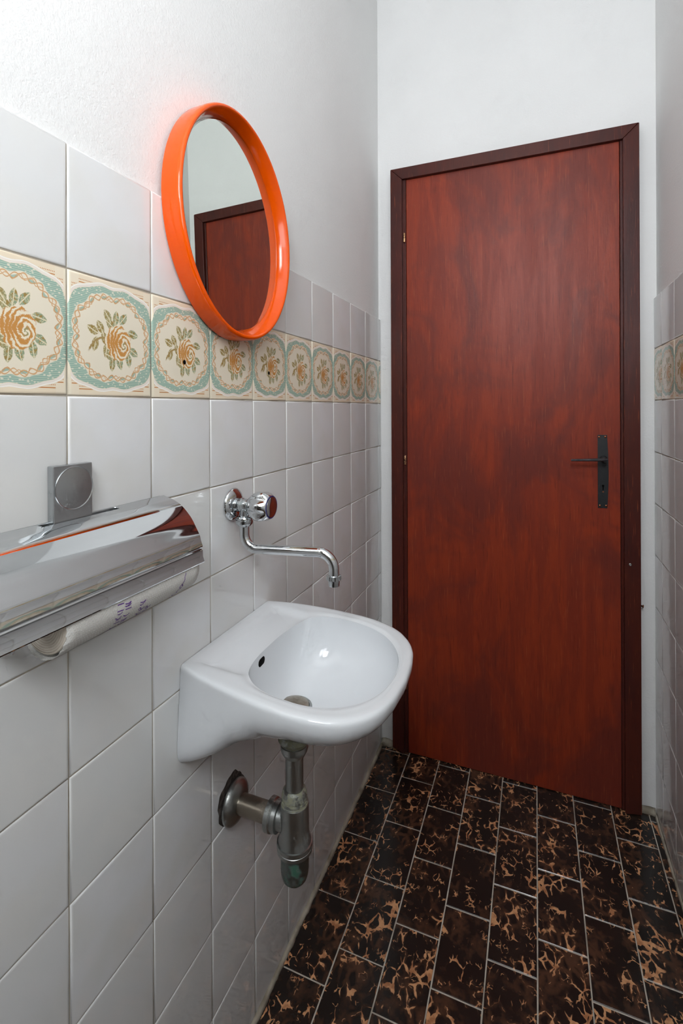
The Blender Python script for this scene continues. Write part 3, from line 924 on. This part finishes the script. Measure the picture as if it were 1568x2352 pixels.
letters(-0.042, 0, 6, 1, 6.5)
letters(-0.030, -4, 5, 1, 6.0)
letters(-0.006, -16, 5, 1, 7.0)
letters(0.006, -34, 3, 1, 7.0)
letters(-0.020, -62, 1, 1, 6.0)
for pts in ([(0.0745, 0), (0.0720, -8), (0.0725, -16), (0.0690, -24)], [(0.069, -24), (0.066, -28), (0.069, -33), (0.072, -28), (0.069, -24)],
            [(0.068, -34), (0.064, -39), (0.066, -44), (0.062, -49), (0.057, -45)], [(0.056, -52), (0.060, -56), (0.055, -60)], [(-0.050, -66), (-0.040, -62), (-0.030, -65), (-0.020, -61)]):
    v, f = stroke(pts, 0.0010); b = len(AV); AV.extend(v); AF.extend([tuple(x+b for x in q) for q in f])
XV = []
for (r, s, a) in AV:
    rr = on_sheet(s, a); XV.append((rr*math.cos(a), s, rr*math.sin(a)))
ps = link('violet_script', pyd('violet_script', XV, AF), M['violet'], rl); ps['kind'] = 'stuff'; ps['label'] = 'violet handwriting printed on the paper'

# ================================================================== WALL TAP
tp = empty('wall_tap', (0, -0.911, 1.0145)); tag(tp, 'chrome single cold tap with faceted knob and long swan spout above the basin', 'tap')
T0 = Vector((0, -0.911, 1.0145))


def tl(name, me, mat, parent=None, **kw):
    me.transform(Matrix.Translation(-T0)); return link(name, me, mat, parent or tp, **kw)


X = (1, 0, 0)
tl('wall_flange', lathe_me('wall_flange', [(0.0004, .0275), (.0012, .0290), (.003, .0292), (.0055, .0270), (.0085, .0215), (.0105, .0160), (.0110, .0120)], X, T0, 64), M['chrome'], smooth=True, auto=50)
tl('valve_body', lathe_me('valve_body', [(.010, .0118), (.0125, .0128), (.0150, .0128), (.0158, .0105), (.0172, .0105), (.0182, .0122), (.0215, .0122), (.0225, .0112), (.0360, .0112), (.0375, .0100)], X, T0, 48), M['chrome_worn'], smooth=True, auto=40)
tl('tee_branch', lathe_me('tee_branch', [(0.006, .0088), (.0205, .0090)], (0, 0, -1), T0+Vector((.0247, 0, 0)), 32), M['chrome_worn'], smooth=True, auto=40)
tl('union_nut', lathe_me('union_nut', [(.0195, .0110), (.0205, .0128), (.0225, .0141), (.0260, .0144), (.0262, .0154), (.0300, .0154), (.0330, .0148), (.0375, .0112), (.0385, .0092)], (0, 0, -1), T0+Vector((.0247, 0, 0)), 48), M['chrome_worn'], smooth=True, auto=30)


def hk(i, t):
    s = [0, 0, .15, .5, .85, 1, 1, 1, .9, .65, .3, 0, 0][i]
    return 1+s*(0.045-0.20*(0.5-0.5*math.cos(6*t+0.9))**1.4)


hp = [(.0355, .0125), (.0367, .0150), (.0415, .0190), (.0460, .0220), (.0515, .0248), (.0565, .0264), (.0610, .0270), (.0655, .0268), (.0700, .0256), (.0740, .0238), (.0775, .0218), (.0795, .0203), (.0800, .0196)]
hm = lathe_me('knob', hp, X, T0, 96, hk)
kn = tl('knob', hm, M['chrome'], smooth=True, auto=40); kn['label'] = 'faceted chrome turning knob'
# thumb scoops between the ribs
tl('cold_ring', lathe_me('cold_ring', [(.0796, .0196), (.0806, .0196), (.0806, .0182), (.0796, .0182)], X, T0, 64, caps=False), M['blue'], kn, smooth=True, auto=30)['label'] = 'thin dark blue ring marking cold water'
tl('knob_cap', lathe_me('knob_cap', [(.0795, .0181), (.0809, .0178), (.0817, .0150), (.0821, .0080), (.0822, .0006)], X, T0, 64), M['chrome'], kn, smooth=True, auto=60)
ph = math.radians(5); ux = Vector((math.cos(ph), math.sin(ph), 0))
B0 = T0+Vector((.0247, 0, 0))
pA = B0+Vector((0, 0, -.036)); pB = Vector((B0.x, B0.y, 0.9370)); pC = pB+ux*0.168+Vector((0, 0, 0.0050)); pD = Vector((pC.x, pC.y, 0.8990))
pp = path([pA, pB, pC, pD], [0.025, 0.027], 16)
tl('spout', tube_me('spout', pp, 0.0087, 24), M['chrome'], smooth=True, auto=50)
tl('spout_nozzle', lathe_me('spout_nozzle', [(-.004, .0082), (-.003, .0120), (.0035, .0125), (.0045, .0108), (.0050, .0100), (.0145, .0092), (.0150, .0080)], (0, 0, -1), pD+Vector((0, 0, 0.002)), 40,
   lambda i, t: 1+(0.03*math.cos(20*t) if i in (1, 2) else 0)), M['chrome_worn'], smooth=True, auto=30)

# ================================================================== WASHBASIN
bs = empty('washbasin', (0, -0.9186, 0.79)); tag(bs, 'small white ceramic hand basin hung on the tiled wall under the tap', 'washbasin')
Hx = [0, .010, .02, .045, .07, .10, .13, .16, .19, .215, .235, .258, .278, .295, .305, .313, .3195, .3225]
Hv = [.1340, .1375, .1405, .1470, .1520, .1565, .1598, .1620, .1625, .1610, .1575, .1500, .1380, .1195, .1040, .0840, .0500, .0000]
zrim = lambda x, v: 0.0032-0.024*(x/.32)**1.3+0.008*v   # about z = .79
bx, bv = 0.185, 0.0


def r_out(th):
    """distance from bowl centre to the outline"""
    c, s = math.cos(th), math.sin(th); lo, hi = 0.02, 0.5
    for _ in range(40):
        m = (lo+hi)/2; x = bx+c*m; v = abs(s*m)
        ins = x > 0 and x < Hx[-1] and v < np.interp(x, Hx, Hv)
        if ins: lo = m
        else: hi = m
    return lo


def r_in(th):
    c, s = math.cos(th), math.sin(th)
    a = 0.1180 if c > 0 else 0.1030
    b = 0.1330; p = 2.15 if c > 0 else 2.9
    return (abs(c/a)**p+abs(s/b)**p)**(-1/p)


NT = 240
ths = [2*PI*j/NT for j in range(NT)]
ca = math.atan2(.1340, -bx)
for sgn in (1, -1):
    t = (sgn*ca) % (2*PI); k = min(range(NT), key=lambda j: abs(ths[j]-t)); ths[k] = t
ro = [r_out(t) for t in ths]; ri = [r_in(t) for t in ths]
# soften the outline a little, keeping the wall corners
for _ in range(3):
    ro = [ro[j] if abs(((ths[j]+PI) % (2*PI))-PI) > 2.2 else 0.25*ro[j-1]+0.5*ro[j]+0.25*ro[(j+1) % NT] for j in range(NT)]
DR = (0.127, 0.0, -0.1110)


def sm(a, b, t):
    t = min(max((t-a)/(b-a), 0), 1); return t*t*(3-2*t)


rowsV = []
EX = [(bx+math.cos(t)*r, math.sin(t)*r) for t, r in zip(ths, ro)]
wallpt = [p[0] < 0.004 for p in EX]


def inset(j, dlt):
    x, v = EX[j]
    if x < 0.004: return (max(x, 0.0), v*(1-dlt/0.14) if abs(v) > .13 else v)
    t = ths[j]; r = ro[j]-dlt*1.15; return (max(bx+math.cos(t)*r, 0.0), math.sin(t)*r)


def deckdip(x, v):
    a = sm(0.012, 0.028, x)*(1-sm(0.080, 0.112, x))*(1-sm(0.100, 0.122, abs(v)))
    return -0.0065*a


# --- underside / outer wall rows, from below up
zb_x = [0, .02, .04, .065, .09, .12, .15, .20, .30, .33]; zb_d = [.156, .147, .137, .123, .107, .099, .095, .098, .106, .110]
RO = []
nprof = 26
for i in range(nprof+1):
    f = i/nprof*PI/2
    row = []
    for j in range(NT):
        x0, v0 = EX[j]; zr = zrim(x0, v0)-0.009
        De = np.interp(x0, zb_x, zb_d)+zr-0.0
        nn = np.interp(x0, [0, .05, .10, .14, .20, .32], [11, 8, 4.2, 2.6, 2.0, 1.95])
        tx = x0 if x0 < DR[0] else DR[0]; tv = 0.0
        cth = abs(math.cos(f))**(2/nn); sth = abs(math.sin(f))**(2/nn)
        Dc = np.interp(tx, [0, .127, .33], [.156, .130, .130])
        x = tx+(x0-tx)*cth; v = v0*cth
        z = zr-De*sth*(1 if nn > 0 else 1)-(max(zr-De+Dc, 0)*(1-cth)**1.5)
        v *= 1+0.075*max(0.0, 1-x0/0.09)*min(1.0, (zr-z)/0.13)
        row.append((x, v, z))
    RO.append(row)
RO = RO[::-1]
rim = []
for (dl, dz_) in ((0.0, -0.006), (0.0008, -0.0032), (0.0026, -0.0012), (0.0055, -0.0002), (0.0095, 0.0)):
    row = []
    for j in range(NT):
        x, v = inset(j, dl); row.append((x, v, zrim(x, v)+dz_))
    rim.append(row)
deck = []
for lam in (0.06, .14, .24, .34, .45, .56, .67, .77, .86, .93):
    row = []
    for j in range(NT):
        x1, v1 = inset(j, 0.0095); t = ths[j]; x2 = bx+math.cos(t)*ri[j]; v2 = math.sin(t)*ri[j]
        x = x1+(x2-x1)*lam; v = v1+(v2-v1)*lam
        row.append((x, v, zrim(x, v)+deckdip(x, v)-0.0006*sm(0, .4, lam)-0.0030*sm(0.45, 1.0, lam)**2))
    deck.append(row)
bowl = []
nb = 30
for i in range(nb+1):
    u = i/nb; row = []
    for j in range(NT):
        t = ths[j]; x2 = bx+math.cos(t)*ri[j]; v2 = math.sin(t)*ri[j]
        ze = zrim(x2, v2)+deckdip(x2, v2)-0.0036
        f = u*PI/2; nn = 2.35
        rr = math.cos(f)**(2/nn)*(1-0.06)+0.06 if u < 1 else 0.06
        dd = math.sin(f)**(2/nn)
        # first bit rolls over the edge
        cx_ = DR[0]+0.0*(1-rr)
        x = cx_+(x2-cx_)*rr; v = v2*rr
        z = ze+(DR[2]-ze)*(1-(1-dd)**1.0)
        row.append((x, v, z))
    bowl.append(row)
rows = RO+rim+deck+bowl
V = [p for r in rows for p in r]
F = grid_faces(len(rows), NT)
V.append((DR[0], 0, DR[2]-0.0004)); ci = len(V)-1; last = (len(rows)-1)*NT
F += [(last+j, last+(j+1) % NT, ci) for j in range(NT)]
bme = pyd('bowl', V, F)
bmx = bmesh.new(); bmx.from_mesh(bme); bmesh.ops.remove_doubles(bmx, verts=bmx.verts, dist=0.00002); bmesh.ops.recalc_face_normals(bmx, faces=bmx.faces); bmx.to_mesh(bme); bmx.free()
bo = link('bowl', bme, M['ceramic'], bs, smooth=True, auto=60); bo.location = (0.0006, 0, 0)


def bl(name, me, mat, parent=None, **kw): return link(name, me, mat, parent or bs, **kw)


# overflow slot: raised ceramic lip with a dark slot, set in the back of the bowl
_b = min(((i, j) for i in range(2, nb-1) for j in range(NT) if bowl[i][j][0] < 0.12), key=lambda q: (bowl[q[0]][q[1]][1]+0.033)**2+(bowl[q[0]][q[1]][2]+0.0145)**2)
_p = [Vector(bowl[i][j]) for i, j in (_b, (_b[0]+1, _b[1]), (_b[0], (_b[1]+1) % NT))]
ov = _p[0]+Vector((0.0006, 0, 0)); on = (_p[1]-_p[0]).cross(_p[2]-_p[0]).normalized()
if on.x < 0: on = -on


def slot(name, L, r, h, mat, parent, off):
    a, u, v = basis(on); w = Vector((0, 1, 0)); w = (w-on*w.dot(on)).normalized(); q = on.cross(w)
    V = []; n = 32
    for (k, hh) in ((1.0, 0.0), (1.0, h*0.7), (0.85, h)):
        for j in range(n):
            t = 2*PI*j/n; V.append(ov+on*(off+hh)+w*(r*k*math.cos(t)+(L/2 if math.cos(t) > 0 else -L/2))+q*(r*k*math.sin(t)))
    F = grid_faces(3, n)+[tuple(range(n)), tuple(2*n+j for j in range(n))]
    return link(name, fixn(pyd(name, V, F)), mat, parent, smooth=True, auto=40)


so = slot('overflow_hole', 0.011, 0.0085, 0.0014, M['ceramic'], bs, -0.002)
slot('overflow_opening', 0.0095, 0.0062, 0.0012, M['dark'], so, -0.0003)
# waste: flat ring and domed cap
wr_ = bl('drain_ring', lathe_me('drain_ring', [(-.002, .030), (0.0006, .0305), (.0016, .0295), (.0018, .0265), (0.0004, .0255)], (0, 0, 1), (DR[0], 0, DR[2]+.0012), 64), M['nickel'], smooth=True, auto=40)
bl('drain_plug', lathe_me('drain_plug', [(-.001, .0245), (.0035, .0250), (.0050, .0235), (.0075, .0150), (.0085, .0060), (.0087, .0005)], (0, 0, 1), (DR[0], 0, DR[2]+.0012), 64), M['nickel_warm'], wr_, smooth=True, auto=40)

# ================================================================== BOTTLE TRAP
tr = empty('bottle_trap', (0.127, -0.9186, 0.62)); tag(tr, 'tarnished metal bottle trap under the basin with green stained cup', 'waste trap')
A = Vector((0.127, -0.9186, 0.0)); TZ = Vector((0.127, -0.9186, 0.62))


def trl(name, prof, mat, parent=None, axis=(0, 0, 1), org=None, n=48, **kw):
    me = lathe_me(name, prof, axis, org if org is not None else A, n, **kw); me.transform(Matrix.Translation(-TZ))
    return link(name, me, mat, parent or tr, smooth=True, auto=32)


trl('tail_flange', [(.645, .0150), (.637, .0268), (.6275, .0276), (.6190, .0225), (.6165, .0200)], M['lime'])
trl('slip_nut', [(.6190, .0215), (.6180, .0232), (.6110, .0236), (.6095, .0222), (.6070, .0224), (.6040, .0210), (.5990, .0180), (.5985, .0160)], M['nickel'])
trl('tail_pipe', [(.6200, .0152), (.5250, .0152)], M['nickel'])
trl('compression_nut', [(.5420, .0160), (.5395, .0195), (.5340, .0212), (.5275, .0218), (.5270, .0205), (.5240, .0206), (.5235, .0222), (.5180, .0224), (.5175, .0210)], M['lime'])
tb = trl('trap_body', [(.5185, .0215), (.5170, .0236), (.5120, .0240), (.5060, .0243), (.4700, .0246), (.4600, .0262), (.4530, .0285), (.4510, .0285)], M['nickel'])
trl('threaded_ring', [(.5200, .0226), (.5190, .0232), (.5140, .0232), (.5130, .0226)], M['lime'], tb)
trl('cup_ring', [(.4540, .0278), (.4530, .0302), (.4490, .0305), (.4485, .0296), (.4455, .0297), (.4450, .0302), (.4390, .0300), (.4380, .0262)], M['nickel'])
trl('trap_cup', [(.4400, .0240), (.4080, .0238), (.3990, .0230), (.3910, .0205), (.3860, .0160), (.3835, .0100), (.3828, .0010)], M['cup'])
OZ = Vector((0, -0.9186, 0.4830))
trl('outlet_stub', [(.127, .0190), (.098, .0190), (.094, .0200)], M['nickel'], axis=X, org=OZ)
trl('outlet_nut', [(.0990, .0215), (.0980, .0240), (.0910, .0248), (.0895, .0240), (.0870, .0262), (.0790, .0266), (.0780, .0240), (.0770, .0185)], M['nickel'], axis=X, org=OZ)
trl('outlet_pipe', [(.0003, .0168), (.0800, .0168)], M['nickel_warm'], axis=X, org=OZ)
trl('wall_rosette', [(.0040, .0350), (.0050, .0368), (.0075, .0376), (.0110, .0368), (.0150, .0330), (.0185, .0260), (.0205, .0200), (.0210, .0170)], M['nickel'], axis=X, org=OZ, n=64)
# broken tile edge showing behind the rosette
bt = link('broken_hole', lathe_me('broken_hole', [(0, .0395), (.0003, .0400), (.0005, .0380)], (1, 0, 0), (0.0003, -0.9205, 0.4905), 40, lambda i, t: 1+0.05*math.sin(5*t+1)+0.03*math.sin(11*t)), M['debris'], wl)
bt['label'] = 'ragged dark hole broken in the tile behind the waste pipe'
